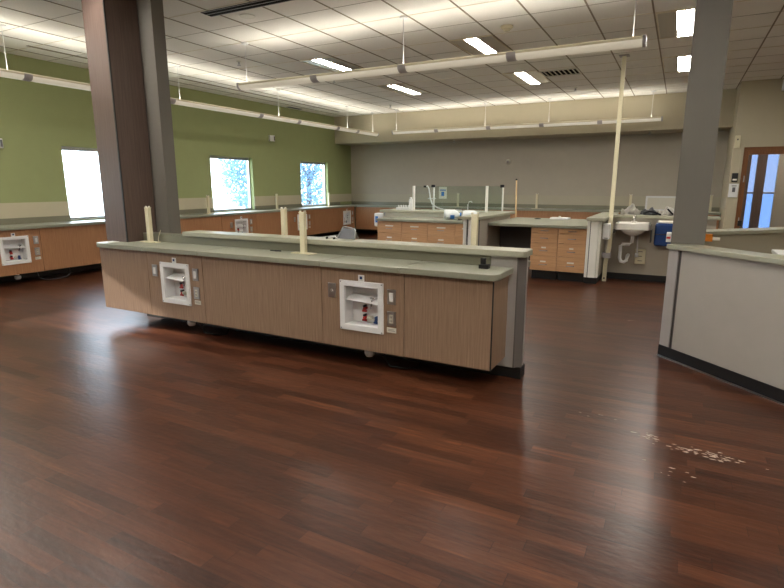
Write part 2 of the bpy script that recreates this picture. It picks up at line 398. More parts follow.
# air return
x0, x1, y0, y1 = XG0-DXG*3, XG0-DXG*2, YG0+DYG*2.08, YG0+DYG*2.5
t = thing('air_return_grille', 'square louvred air return grille beside a recessed ceiling light', 'vent', ((x0+x1)/2, (y0+y1)/2, H-.02))
MB().box(x0, x1, y0, y0+.02, H-.02, H-.001).box(x0, x1, y1-.02, y1, H-.02, H-.001).box(x0, x0+.02, y0+.02, y1-.02, H-.02, H-.001).box(x1-.02, x1, y0+.02, y1-.02, H-.02, H-.001).build('frame', 'offwhite', t)
MB().box(x0+.02, x1-.02, y0+.02, y1-.02, H-.004, H-.001).build('duct_opening', 'matte_black', t)
for i in range(7):
    xx = x0+.07+i*.078; MB().box(xx, xx+.012, y0+.02, y1-.02, H-.019, H-.005).build('louvre', 'cream' if i % 2 else 'offwhite', t)
t = thing('linear_diffuser', 'black slotted linear air diffuser near the wood clad column', 'vent', (-4.4, 4.72, H-.01))
MB().box(-4.95, -3.6, 4.70, 4.86, H-.008, H-.001).build('slot_back', 'matte_black', t)
for k in range(3): MB().box(-4.95, -3.6, 4.70+.074*k, 4.710+.074*k, H-.010, H-.008).build('blade', 'clip', t)
t = tag(MB().box(-8.25, -8.19, 4.6, 5.9, H-.006, H-.001).build('slot_diffuser', 'grid_dark'), 'narrow dark slot diffuser in ceiling, nearer piece by window wall', 'vent', 'slot diffusers')
t = tag(MB().box(-8.25, -8.19, 7.2, 12.4, H-.006, H-.001).build('slot_diffuser', 'grid_dark'), 'long narrow dark slot diffuser in ceiling beside green wall', 'vent', 'slot diffusers')
tag(MB().box(-8.87, -8.75, 11.0, 11.5, H-.008, H-.001).build('supply_vent', 'ink'), 'small dark supply vent in ceiling against the green wall', 'vent')
tag(MB().cyl((-4.58, 5.05, H-.008), (-4.58, 5.05, H-.001), .09, n=28).build('ceiling_cover', 'offwhite'), 'round flat ceiling cover beside the black linear diffuser', 'ceiling cover')
t = thing('smoke_detector', 'round cream smoke detector on ceiling between the lights', 'smoke detector', (-2.06, 6.84, H-.05))
MB().lathe([(.075, H-.001), (.075, H-.02), (.06, H-.035), (.0, H-.035)], (-2.06, 6.84, 0)).build('base', 'cream', t)
MB().lathe([(.045, H-.034), (.04, H-.055), (0, H-.055)], (-2.06, 6.84, 0)).build('sensor', 'cream', t)
def sprinkler(x, y, z, lb):
    t = thing('sprinkler_head', lb, 'sprinkler', (x, y, z-.07), 'sprinkler heads')
    MB().lathe([(.04, z-.001), (.036, z-.012), (.0, z-.014)], (x, y, 0)).build('escutcheon', 'offwhite', t)
    MB().cyl((x, y, z-.045), (x, y, z-.012), .012).build('body', 'steel', t)
    MB().cyl((x, y, z-.07), (x, y, z-.062), .028).cyl((x-.015, y, z-.063), (x-.012, y, z-.04), .004, n=6).cyl((x+.015, y, z-.063), (x+.012, y, z-.04), .004, n=6).build('deflector', 'steel', t)
for p, lb in (((-6.3, 6.7, H), 'sprinkler head above the left end of the near pendant bar'), ((-5.8, 8.6, H), 'sprinkler head just under the near pendant bar, left half'),
              ((-6.4, 11.9, H), 'sprinkler head near the left end of the far pendant'), ((-2.04, 11.6, H), 'sprinkler head beyond the louvred air return'),
              ((-5.4, 13.6, 2.61), 'sprinkler head under the left part of the soffit'), ((-.72, 13.5, 2.61), 'sprinkler head under the soffit near the grey column')):
    sprinkler(*p, lb)
# wall devices on green wall
def strobe(y, z, lb):
    t = thing('alarm_strobe', lb, 'alarm strobe', (XL, y, z), 'alarm strobes')
    MB().box(XL, XL+.05, y-.09, y+.09, z-.07, z+.07, .008).build('housing', 'white', t)
    MB().box(XL+.05, XL+.085, y-.04, y+.04, z-.03, z+.03, .006).build('strobe_lens', 'glass', t)
    MB().box(XL+.05, XL+.056, y+.05, y+.08, z-.05, z+.05).build('speaker_slot', 'ink', t)
strobe(10.48, 2.56, 'white alarm strobe high on green wall above far windows')
strobe(4.37, 2.05, 'white alarm strobe on green wall at left photo edge')
t = thing('thermostat', 'small round wall thermostat high on the taupe back wall', 'thermostat', (-4.07, YB, 2.04))
MB().lathe([(.07, 0), (.065, .02), (.03, .028), (0, .028)], (-4.07, YB-.001, 2.04), axis='y').build('dial', 'offwhite', t)
MB().lathe([(.032, .027), (.03, .034), (0, .034)], (-4.07, YB-.001, 2.04), axis='y').build('face', 'clip', t)

# ------------------------------------------------------------------ station parts (local: front faces -y)
CZ0, CZ1 = .165, .812
def panel_with_hole(w, h0, h1, hx0, hx1, hz0, hz1, y0, y1):
    return MB().box(.003, hx0, y0, y1, h0, h1).box(hx1, w-.003, y0, y1, h0, h1).box(hx0, hx1, y0, y1, h0, hz0).box(hx0, hx1, y0, y1, hz1, h1)
def cabinet(w, hole, depth, m, label, group, loc, rotz, z0=CZ0, end=False):
    t = thing('base_cabinet', label, 'cabinet', (0, 0, 0), group)
    bd = MB().box(.0, .018, .021, depth, z0, CZ1).box(w-.018, w, .021, depth, z0, CZ1).box(.018, w-.018, .021, depth, z0, z0+.018).box(.018, w-.018, .021, depth, CZ1-.018, CZ1).box(.018, w-.018, depth-.012, depth, z0+.018, CZ1-.018)
    bd.build('cabinet_body', m, t)
    if hole: panel_with_hole(w, z0, CZ1, hole-.165, hole+.165, .35, .69, 0, .019).build('front_panel', m, t)
    else: MB().box(.003, w-.003, 0, .019, z0, CZ1-.001, .0015).build('front_panel', m, t)
    if end: MB().box(w-.004, w+.004, -.002, .006, z0, CZ1-.01).build('edge_strip', 'base', t)
    t.location = loc; t.rotation_euler = (0, 0, rotz); return t
def make_cbox():
    t = thing('connection_box', 'white recessed dialysis connection box', 'connection box', (0, 0, 0), 'white connection boxes')
    # local: centre x=0, front plane y=0, z absolute
    MB().box(-.197, -.15, -.014, 0, .318, .718, .003).box(.15, .197, -.014, 0, .318, .718, .003).box(-.152, .152, -.014, 0, .318, .365, .003).box(-.152, .152, -.014, 0, .672, .718, .003).build('frame', 'white', t)
    b = MB().box(-.155, -.148, 0, .11, .358, .68).box(.148, .155, 0, .11, .358, .68).box(-.155, .155, .105, .112, .358, .68).box(-.155, .155, 0, .11, .358, .365).box(-.155, .155, 0, .11, .673, .68)
    b.build('basin', 'white', t)
    MB().quad([(-.147, .002, .56), (.147, .002, .545), (.147, .104, .60), (-.147, .104, .60)]).build('inner_ledge', 'white', t)
    for x, z, m in ((-.02, .485, 'red'), (-.02, .41, 'red'), (.085, .40, 'blue')):
        v = MB().cyl((x, .104, z), (x, .07, z), .013).cyl((x-.018, .075, z-.02), (x+.018, .075, z-.02), .010).build('hose_connector', m, t)
        MB().cyl((x, .065, z+.02), (x, .10, z+.02), .010).build('valve_cap', 'black' if m == 'red' else 'blue', v)
    MB().cyl((.032, .104, .41), (.032, .06, .41), .016).cyl((.032, .06, .41), (.032, .055, .43), .018).build('drain_cup', 'offwhite', t)
    tp = MB().tube([(.11, .1, .575), (.10, .03, .58), (.08, .02, .57), (.075, .02, .53), (.065, .03, .50)], .007).build('tap', 'chrome', t)
    MB().cyl((.06, .03, .585), (.11, .03, .585), .006).build('tap_lever', 'chrome', tp)
    k = MB()
    for sx in (-.185, .185):
        for sz in (.33, .706): k.cyl((sx, -.016, sz), (sx, -.013, sz), .005, n=8)
    k.build('screw', 'ink', t)
    pl = MB().box(-.027, .027, -.006, 0, .718, .768, .002).build('tag_plate', 'white', t)
    MB().box(-.011, .011, -.009, -.005, .735, .757).build('tag_symbol', 'blue', pl)
    return t
CB = make_cbox(); CB_used = [False]
def put_cbox(loc, rotz, label):
    if not CB_used[0]:
        CB_used[0] = True; CB.location = loc; CB.rotation_euler = (0, 0, rotz); CB['label'] = label; return CB
    return dup(CB, loc, rotz, label)
def make_plate(kind):
    t = thing('outlet_plate' if kind != 'label' else 'paper_label', '', 'outlet' if kind != 'label' else 'label', (0, 0, 0))
    if kind == 'label':
        MB().box(-.04, .04, -.003, 0, -.02, .02).build('card', 'offwhite', t)
        MB().box(-.03, .03, -.0035, -.003, -.006, -.003).box(-.03, .02, -.0035, -.003, .004, .007).build('print', 'ink', t); return t
    MB().box(-.037, .037, -.007, 0, -.058, .058, .003).build('plate', 'steel', t)
    if kind == 'switch': MB().box(-.016, .016, -.014, -.007, -.034, .034, .002).build('rocker', 'white', t)
    elif kind == 'duplex':
        k = MB().box(-.016, .016, -.011, -.007, -.034, .034, .002).build('socket', 'offwhite', t)
        MB().box(-.008, -.005, -.0125, -.011, .008, .022).box(.005, .008, -.0125, -.011, .008, .022).box(-.008, -.005, -.0125, -.011, -.022, -.008).box(.005, .008, -.0125, -.011, -.022, -.008).build('slot', 'black', k)
    else:
        k = MB().cyl((0, -.012, 0), (0, -.007, 0), .011).build('jack', 'white', t)
        MB().cyl((0, -.014, 0), (0, -.012, 0), .005).build('contact', 'ink', k)
    return t
PR = {}
def put_plate(kind, loc, rotz, label, group=None):
    if kind not in PR:
        t = PR[kind] = make_plate(kind); t.location = loc; t.rotation_euler = (0, 0, rotz); t['label'] = label
        t['group'] = {'switch': 'switch plates', 'duplex': 'duplex outlet plates', 'jack': 'jack plates', 'label': 'small white labels'}[kind]; return t
    return dup(PR[kind], loc, rotz, label)
def make_spost():
    t = thing('service_post', 'cream post', 'service post', (0, 0, 0), 'cream service posts')
    MB().box(-.12, .12, -.035, .035, 0, .008, .002).build('base_plate', 'cream', t)
    MB().box(-.025, .025, -.02, .02, .008, .355, .003).build('column_body', 'cream', t)
    MB().box(-.03, .03, -.022, .022, .355, .362, .002).build('top_plate', 'cream', t)
    for s in (-1, 1): MB().cyl((s*.024, 0, .362), (s*.024, 0, .378), .011, .009).build('top_knob', 'offwhite', t)
    return t
SP = make_spost(); SPu = [False]
def put_spost(loc, rotz, label):
    if not SPu[0]:
        SPu[0] = True; SP.location = loc; SP.rotation_euler = (0, 0, rotz); SP['label'] = label; return SP
    return dup(SP, loc, rotz, label)
CT = .855   # counter top height

# ------------------------------------------------------------------ front island
YC = 3.45; YW = 3.82
seams = [-5.33, -4.59, -3.83, -2.49, -1.74, -1.06]
names = ['plain oak cabinet panel under the wood clad column', 'oak cabinet with white connection box near the wood clad column', 'wide plain oak cabinet in the middle of the front island',
         'oak cabinet holding the right connection box on front island', 'plain oak cabinet at the right end of front island']
holes = [None, -4.20, None, -2.11, None]
for i in range(5):
    x0, x1 = seams[i], seams[i+1]
    cabinet(x1-x0, holes[i]-x0 if holes[i] else None, YW-YC-.003, 'oak', names[i], 'front island cabinets', (x0, YC, 0), 0, end=(i == 4))
put_cbox((-4.20, YC, 0), 0, 'white connection box on front island nearest the wood clad column')
put_cbox((-2.11, YC, 0), 0, 'white connection box on the right half of the front island')
put_plate('switch', (-4.485, YC, .625), 0, 'white switch plate left of the left island connection box')
put_plate('switch', (-3.925, YC, .625), 0, 'upper switch plate right of the left island connection box')
put_plate('duplex', (-3.925, YC, .45), 0, 'lower outlet plate right of the left island connection box')
put_plate('label', (-3.92, YC, .36), 0, 'small white label under outlet by the left island connection box')
put_plate('jack', (-2.385, YC, .625), 0, 'steel jack plate left of the right island connection box')
put_plate('switch', (-1.845, YC, .62), 0, 'upper switch plate right of the right island connection box')
put_plate('duplex', (-1.845, YC, .45), 0, 'lower outlet plate right of the right island connection box')
put_plate('label', (-1.845, YC, .36), 0, 'small white label under outlet by the right island connection box')
def rounded(x0, x1, y0, y1, r, corners=(1, 1, 1, 1)):
    P = []
    for (cx, cy, a0), on in zip(((x0+r, y0+r, PI), (x1-r, y0+r, 1.5*PI), (x1-r, y1-r, 0), (x0+r, y1-r, .5*PI)), corners):
        if on:
            for i in range(7): P.append((cx+r*math.cos(a0+PI/2*i/6), cy+r*math.sin(a0+PI/2*i/6)))
        else: P.append((x0 if a0 in (PI, .5*PI) else x1, y0 if a0 in (PI, 1.5*PI) else y1))
    return P
t = thing('countertop', 'sage green countertop along the front of the front island', 'countertop', (-3.2, 3.6, CZ1))
edges = [-5.345, -4.62, -3.83, -2.47, -1.76, -1.025]
for i in range(5):
    a, c = edges[i], edges[i+1]-(.007 if i < 4 else 0)
    if i == 4: MB().prism(rounded(a, c, 3.41, YW-.004, .07, (0, 1, 0, 0)), CZ1, CT, .004).build('slab', 'counter', t)
    elif i == 0: MB().prism(rounded(a, c, 3.41, YW-.004, .05, (1, 0, 0, 0)), CZ1, CT, .004).build('slab', 'counter', t)
    else: MB().box(a, c, 3.41, YW-.004, CZ1, CT, .004).build('slab', 'counter', t)
t = thing('half_wall', 'long grey half wall topped with sage cap down the middle of front island', 'half wall', (-3.1, 3.9, 0), 'half walls')
YW2 = 3.97
MB().box(-5.2, -1.20, YW, YW2, .09, .935).build('wall_body', 'splash', t)
MB().box(-5.18, -.94, YW+.008, YW2-.015, 0, .09).build('base', 'base', t)
c = .045
MB().prism([(-1.197, YW), (-.945-c, YW), (-.945, YW+c), (-.945, YW2-c), (-.945-c, YW2), (-1.197, YW2)], .085, .935).build('end_post', 'post', t)
MB().prism([(-1.0, YW-.003), (-.945-c, YW-.003), (-.945+.003, YW+c), (-.945+.003, YW+c+.01), (-1.0, YW+.01)], .085, .93).build('post_trim', 'trimgrey', t)
MB().prism(rounded(-4.45, -.93, 3.78, 4.0, .03, (0, 1, 1, 0)), .935, .98, .006).build('cap', 'cap', t)
MB().box(-5.4, -1.20, YW-.003, YW, CT, .93).build('backsplash', 'splash', t)
# columns
t = thing('wood_clad_column', 'walnut laminate clad column rising from the front island counter', 'column', (-5.3, 3.74, CT))
MB().box(-5.44, -5.112, 3.62, 3.632, CT, H-.006).build('front_cladding', 'walnut', t)
MB().box(-5.112, -5.10, 3.632, YW-.004, CT, H-.006).box(-5.112, -5.10, YW-.004, 3.99, .94, H-.006).build('side_cladding', 'walnut', t)
MB().box(-5.44, -5.112, 3.634, YW-.004, CT, H-.006).box(-5.44, -5.112, YW-.004, 3.99, .94, H-.006).build('core', 'walnut', t)
MB().box(-5.114, -5.099, 3.619, 3.632, CT, H-.006).build('corner_seam', 'base', t)
t = thing('grey_column', 'grey painted column right behind the walnut clad column', 'column', (-5.0, 4.0, 0), 'grey columns')
MB().box(-5.35, -4.90, 4.0, 4.15, 0, H-.006).build('shaft', 'col_grey', t)
# rear side of the island
rs = [-4.85, -3.9, -2.95, -2.0, -1.04]
for i in range(4):
    cabinet(rs[i+1]-rs[i], None, .25, 'oak', ['oak cabinet on the rear side of front island, near column', 'oak cabinet on the rear side of front island, second from column', 'oak cabinet on the rear side of front island, third from column', 'oak cabinet on the rear side of front island, at its right end'][i], 'rear island cabinets', (rs[i+1], 4.225, 0), PI)
tag(MB().prism(rounded(-4.852, -1.0, YW2+.004, 4.27, .06, (0, 0, 1, 0)), CZ1, CT, .004).build('countertop', 'counter'), 'sage countertop on the rear side of the front island', 'countertop')
put_spost((-4.885, 3.735, CT), 0, 'cream service post on front counter beside the wood clad column')
put_spost((-2.875, 3.735, CT), 0, 'cream service post standing mid front counter of the island')
put_spost((-3.40, 4.12, CT), 0, 'cream service post behind the cap, mid front island')
put_spost((-1.44, 4.12, CT), 0, 'cream service post behind the right end of front island cap')
for x, lb in ((-4.2, 'white drain trap hanging under the left island connection box'), (-2.13, 'white drain trap hanging under the right island connection box')):
    t = thing('drain_trap', lb, 'drain pipe', (x, 3.6, .08), 'drain traps')
    MB().cyl((x, 3.6, .115), (x, 3.6, CZ0-.001), .022).build('tailpiece', 'white', t)
    MB().lathe([(0, .06), (.03, .066), (.042, .085), (.042, .115), (.0, .12)], (x, 3.6, 0)).build('trap_cup', 'white', t)
    MB().tube([(x+.04, 3.61, .09), (x+.1, 3.68, .085), (x+.1, 3.80, .085)], .014).build('waste_pipe', 'base', t)
    tag(MB().tube([(x+.12, 3.62, CZ0), (x+.14, 3.6, .08), (x+.2, 3.58, .02), (x+.32, 3.6, .014), (x+.42, 3.65, .02), (x+.46, 3.7, CZ0)], .006).build('cable', 'black'), 'black cable sagging below the island beside the '+('left' if x < -3 else 'right')+' drain trap', 'cable', 'sagging cables')
# things on the front counter
t = thing('charger_block', 'small black power block on right end of front counter', 'charger', (-1.2, 3.66, CT))
MB().box(-1.235, -1.165, 3.64, 3.70, CT, CT+.03, .004).build('body', 'black', t)
MB().box(-1.235, -1.195, 3.675, 3.70, CT+.03, CT+.075, .004).build('plug', 'black', t)
tag(MB().tube([(-3.26, 3.74, CT+.006), (-3.22, 3.75, CT+.006), (-3.20, 3.735, CT+.006), (-3.14, 3.75, CT+.006), (-3.17, 3.76, CT+.006), (-3.22, 3.765, CT+.006)], .005).build('cable_stub', 'black'), 'short black cable lying left of mid counter service post', 'cable')
tag(MB().tube([(-4.75, 3.735, CT+.005), (-4.77, 3.74, CT+.03), (-4.77, 3.75, CT+.07), (-4.745, 3.76, CT+.13)], .003).build('wire', 'cream'), 'thin wire curling up beside post near the wood clad column', 'wire')
t = tag(MB().box(-5.335, -5.22, 3.43, 3.61, CT, CT+.004).build('plastic_sheet', 'white'), 'white sheet on the left end of front counter', 'sheet')
t = thing('tubing_bundle', 'crumpled white tubing with black ends on the cap left of the mesh stand', 'tubing', (-2.68, 3.92, .98))
MB().tube([(-2.76, 3.9, .987), (-2.73, 3.93, .992), (-2.70, 3.90, 1.0), (-2.67, 3.93, 1.0), (-2.645, 3.9, .99), (-2.62, 3.93, .988)], .008).build('tube', 'white', t)
MB().tube([(-2.74, 3.88, .986), (-2.72, 3.89, .99)], .009).tube([(-2.66, 3.88, .986), (-2.64, 3.885, .99)], .009).build('tube_end', 'black', t)

# mesh stand on the cap
t = thing('mesh_stand', 'small grey mesh stand leaning on the cap, mid front island', 'stand', (-2.520, 3.88, .98))
MB().tube([(-2.605, 3.85, .984), (-2.570, 3.90, 1.085), (-2.555, 3.905, 1.093), (-2.455, 3.905, 1.078), (-2.440, 3.90, 1.07), (-2.425, 3.86, .984)], .005).tube([(-2.570, 3.95, .984), (-2.560, 3.91, 1.08)], .004).tube([(-2.440, 3.95, .984), (-2.455, 3.91, 1.07)], .004).build('frame', 'steel', t)
m_ = MB(); m_.quad([(-2.600, 3.858, .99), (-2.430, 3.863, .99), (-2.448, 3.902, 1.068), (-2.563, 3.902, 1.085)]).quad([(-2.430, 3.866, .99), (-2.600, 3.861, .99), (-2.563, 3.905, 1.085), (-2.448, 3.905, 1.068)]).build('mesh_panel', 'mesh_grey', t)

# ------------------------------------------------------------------ left wall run
XC = -8.43
SY = [.6, 1.7, 2.3, 3.55, 4.55, 5.85, 6.75, 8.2, 9.25, 10.45, 11.45, 12.6, YB-.67]
BX = [1.98, 4.18, 6.3, 8.77, 10.93, 13.02]
LBL = {4.18: 'white connection box on left wall at photo left edge', 8.77: 'white connection box under the middle window', 10.93: 'white connection box behind the mid island service post', 13.02: 'white connection box nearest the far left corner',
       6.3: 'white connection box hidden behind the wood clad column', 1.98: 'white connection box left of the picture'}
for i in range(len(SY)-1):
    a, c = SY[i], SY[i+1]; h = [b for b in BX if a < b < c]
    cabinet(c-a, (h[0]-a) if h else None, .5, 'oak_orange', 'warm oak wall cabinet ' + ['out of view left, first', 'out of view left, second', 'out of view left, third', 'with connection box at left photo edge', 'plain, under the bright left window', 'hidden behind the column', 'plain, just right of the wood clad column', 'with connection box under the middle window', 'plain, right of the middle window', 'with connection box below the far window', 'plain, under the far window', 'with connection box nearest the far left corner'][i], 'window wall cabinets', (XC, a, 0), PI/2)
for yb in BX:
    put_cbox((XC, yb, 0), PI/2, LBL[yb])
    if yb in (4.18, 8.77, 10.93, 13.02):
        nm = {4.18: 'at left photo edge', 8.77: 'under the middle window', 10.93: 'below the far window', 13.02: 'nearest the far left corner'}[yb]
        put_plate('switch', (XC, yb+.30, .64), PI/2, 'switch plate beside the window wall connection box '+nm)
        put_plate('duplex', (XC, yb+.30, .47), PI/2, 'outlet plate beside the window wall connection box '+nm)
        put_plate('label', (XC, yb+.30, .37), PI/2, 'small white label beside the window wall connection box '+nm)
    if yb in (8.77, 10.93):
        put_plate('jack', (XC, yb-.30, .60), PI/2, 'brown jack plate left of the connection box '+('under the middle window' if yb == 8.77 else 'below the far window'))
x = -8.6
t = thing('drain_trap', 'white drain trap hanging under the cabinets at left photo edge', 'drain pipe', (x, 4.6, .08), 'drain traps')
MB().cyl((x, 4.25, .115), (x, 4.25, CZ0-.001), .022).build('tailpiece', 'white', t)
MB().lathe([(0, .06), (.03, .066), (.042, .085), (.042, .115), (.0, .12)], (x, 4.25, 0)).build('trap_cup', 'white', t)
tag(MB().tube([(-8.55, 4.5, CZ0), (-8.54, 4.52, .06), (-8.5, 4.6, .012), (-8.5, 4.9, .012), (-8.52, 4.98, .06), (-8.55, 5.0, CZ0)], .006).build('cable', 'ink'), 'thin grey cable looping below the cabinets at left', 'cable')
# L-shaped counter
t = thing('countertop', 'long sage countertop running under the windows along the green wall', 'countertop', (-8.7, 7, CZ1))
MB().box(XL+.003, -8.39, .6, YB-.66, CZ1, CT, .004).build('slab', 'counter', t)
y = .6
for (a, c), lb in zip([q for q in WIN if q[1] > .6]+[(YB-.66, 0)], ('outside the picture at left', 'left of the bright left window', 'between the left and middle windows', 'between the middle and far windows', 'right of the far window')):
    tag(MB().box(XL+.007, XL+.02, y, a, CT+.001, .95).build('backsplash', 'splash'), 'low sage backsplash strip on green wall '+lb, 'backsplash', 'backsplashes'); y = c
t = thing('countertop', 'sage countertop along the taupe back wall', 'countertop', (-4, 13.7, CZ1))
MB().box(XL+.003, XD-.003, YB-.658, YB-.003, CZ1, CT, .004).build('slab', 'counter', t)
_b = MB().box(XL+.021, XD-.007, YB-.02, YB-.007, CT+.001, .95).box(XL+.021, XL+.03, YB-.03, YB-.021, CT+.001, .95)
tag(_b.build('backsplash', 'splash'), 'low sage backsplash along the taupe back wall', 'backsplash', 'backsplashes')
bx = [-8.42, -7.3, -6.1, -4.9, -3.7, -2.5, -1.3, -.1, .8]
for i in range(8):
    cabinet(bx[i+1]-bx[i], None, .58, 'oak_orange', 'warm oak back wall cabinet ' + ['in the far left corner', 'left of the drawer block', 'behind the drawer block left part', 'behind the drawer block right part', 'behind the tan post', 'behind the deep desk', 'behind the cream pole', 'right of the grey column'][i], 'back wall cabinets', (bx[i], YB-.62, 0), 0)
for x, lb in ((-5.32, 'service post on back counter seen through the glass partition'), (-3.19, 'service post on back counter behind the deep desk'), (-1.01, 'service post on back counter behind the cloth heap'), (.62, 'service post on back counter at right edge of the grey column')):
    put_spost((x, 13.78, CT), 0, lb)
for yy, lb in ((8.12, 'service post on window counter left of the middle window'), (10.3, 'service post on window counter between middle and far window'), (12.52, 'service post on window counter right of the far window'), (5.0, 'service post on window counter at left')):
    if yy > 6: put_spost((-8.7, yy, CT), PI/2, lb)
t = thing('framed_board', 'white framed board leaning on back wall above the counter', 'board', (-.36, YB-.06, CT))
MB().box(-.70, .02, YB-.10, YB-.06, CT+.001, CT+.035).box(-.70, .02, YB-.10, YB-.06, 1.15, 1.19).box(-.70, -.66, YB-.10, YB-.06, CT+.035, 1.15).box(-.02, .02, YB-.10, YB-.06, CT+.035, 1.15).build('frame', 'white', t)
MB().box(-.66, -.02, YB-.08, YB-.065, CT+.035, 1.15).build('panel', 'offwhite', t)

# ------------------------------------------------------------------ rear island
def drawer(t, x0, x1, z0, z1, yf, label_card, m='oak_drawer', lock=False):
    d = MB().box(x0+.003, x1-.003, yf, yf+.02, z0+.003, z1-.003, .0015).build('drawer', m, t)
    cx = (x0+x1)/2; zc = (z0+z1)/2-(.02 if label_card else 0)
    MB().tube([(cx-.055, yf, zc), (cx-.052, yf-.03, zc), (cx+.052, yf-.03, zc), (cx+.055, yf, zc)], .005, 6).build('handle', 'steel', d)
    if label_card:
        MB().box(cx-label_card/2, cx+label_card/2, yf-.002, yf, zc+.035, zc+.058).build('label_card', 'paper', d)
    if lock: MB().cyl((x1-.06, yf, z1-.05), (x1-.06, yf-.006, z1-.05), .012).build('lock', 'steel', d)
def drawers(x0, x1, z0, rows, yf, depth, label, group, cards, lock=False):
    t = thing('drawer_cabinet', label, 'drawer cabinet', ((x0+x1)/2, yf+depth/2, z0), group)
    MB().box(x0, x0+.018, yf+.021, yf+depth, z0, CZ1).box(x1-.018, x1, yf+.021, yf+depth, z0, CZ1).box(x0+.018, x1-.018, yf+.021, yf+depth, z0, z0+.018).box(x0+.018, x1-.018, yf+.4, yf+depth, z0+.018, CZ1).build('cabinet_body', 'oak_drawer', t)
    MB().box(x0+.01, x1-.01, yf+.12, yf+depth-.02, 0, z0-.001).build('toe_kick', 'base', t)
    for (a, c), k in zip(zip(rows, rows[1:]), cards): drawer(t, x0, x1, c, a, yf, k, lock=lock)
    return t
YR = 8.25
rows = [.805, .725, .58, .38, .15]
drawers(-1.97, -1.565, .15, rows, YR, .6, 'light oak drawer cabinet under the desk, left stack', 'desk drawer stacks', [0, 0, .07, .085])
drawers(-1.562, -1.155, .15, rows, YR, .6, 'light oak drawer cabinet under the desk, beside the grey end post', 'desk drawer stacks', [0, 0, .06, .10])
t = thing('half_wall', 'grey half wall with ribbed end post left of the deep desk', 'half wall', (-2.76, 8.6, 0), 'half walls')
MB().box(-2.86, -2.66, 7.82, 9.5, .1, .935).build('wall_body', 'taupe', t)
MB().box(-2.84, -2.68, 7.76, 9.48, 0, .1).build('base', 'base', t)
MB().box(-2.87, -2.82, 7.68, 7.82, .1, .935).box(-2.79, -2.69, 7.68, 7.82, .1, .935).build('end_post', 'alu', t)
MB().box(-2.82, -2.79, 7.70, 7.82, .1, .935).box(-2.69, -2.655, 7.70, 7.82, .1, .935).build('post_reveal', 'post_dark', t)
MB().box(-2.92, -2.60, 7.63, 9.62, .935, .98, .006).build('cap', 'cap', t)
t = thing('half_wall', 'white ribbed end half wall between desk drawers and cream pole', 'half wall', (-1.06, 9.1, 0), 'half walls')
MB().box(-1.15, -.965, 8.34, 10.0, .1, .935).build('wall_body', 'taupe', t)
MB().box(-1.15, -.98, 8.28, 9.98, 0, .1).build('base', 'base', t)
MB().box(-1.15, -1.11, 8.22, 8.34, .1, .935, .003).box(-1.10, -.995, 8.22, 8.34, .1, .935, .003).box(-.99, -.965, 8.24, 8.34, .1, .935).build('end_post', 'alu', t)
MB().box(-1.11, -1.10, 8.235, 8.34, .1, .935).build('post_reveal', 'post_dark', t)
MB().prism(rounded(-1.17, -.91, 8.18, 10.05, .04, (1, 1, 0, 0)), .935, .98, .006).build('cap', 'cap', t)
t = thing('desk', 'deep sage desk top between the two half walls', 'desk', (-1.9, 9, CZ1))
MB().box(-2.655, -1.155, 8.21, 9.9, CZ1, CT, .005).build('slab', 'counter', t)
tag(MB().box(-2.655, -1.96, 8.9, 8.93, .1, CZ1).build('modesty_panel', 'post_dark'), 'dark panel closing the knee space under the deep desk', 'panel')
t = thing('sink_wall', 'taupe half wall carrying the sink, blue dispenser and sage cap', 'half wall', (-.2, 8.97, 0), 'half walls')
MB().box(-.96, .5, 8.9, 9.04, .1, .955).build('wall_body', 'taupe', t)
MB().box(-.95, .5, 8.893, 9.04, 0, .1).build('base', 'base', t)
MB().box(-.895, .54, 8.86, 9.10, .955, 1.0, .006).build('cap', 'cap', t)
# left block
dx = [-4.80, -4.30, -3.80, -3.29, -2.88]
rl = [.805, .60, .39, .15]
lbs = ['leftmost light oak drawer stack of the rear island', 'second light oak drawer stack of the rear island', 'third light oak drawer stack of the rear island', 'light oak drawer stack with locks beside the ribbed post']
for i in range(4): drawers(dx[i], dx[i+1]-.002, .15, rl, 8.42, .55, lbs[i], 'rear island drawer stacks', [.16, .10, .1], lock=(i == 3))
tag(MB().box(-4.80, -2.875, 8.38, 8.998, CZ1, CT, .005).build('countertop', 'counter'), 'pale countertop over the rear island drawer stacks', 'countertop')
t = thing('half_wall', 'raised ledge wall behind the rear island drawers, carrying the glass', 'half wall', (-3.95, 9.3, 0), 'half walls')
MB().box(-5.0, -2.93, 9.0, 9.55, .1, .935).build('wall_body', 'offwhite', t)
MB().box(-4.98, -2.93, 9.02, 9.53, 0, .1).build('base', 'base', t)
MB().box(-5.05, -2.925, 8.95, 9.62, .935, .98, .006).build('cap', 'cap', t)
MB().box(-4.985, -4.95, 8.994, 9.0, .87, .925).build('bracket', 'steel', t)
t = thing('wipe_dispenser', 'white dispenser hanging on the left end of the rear island', 'dispenser', (-5.12, 9.1, .66))
MB().box(-5.23, -5.001, 9.05, 9.20, .65, .91, .02).build('housing', 'white', t)
MB().box(-5.20, -5.14, 9.044, 9.05, .73, .85).build('blue_label', 'bluel', t)
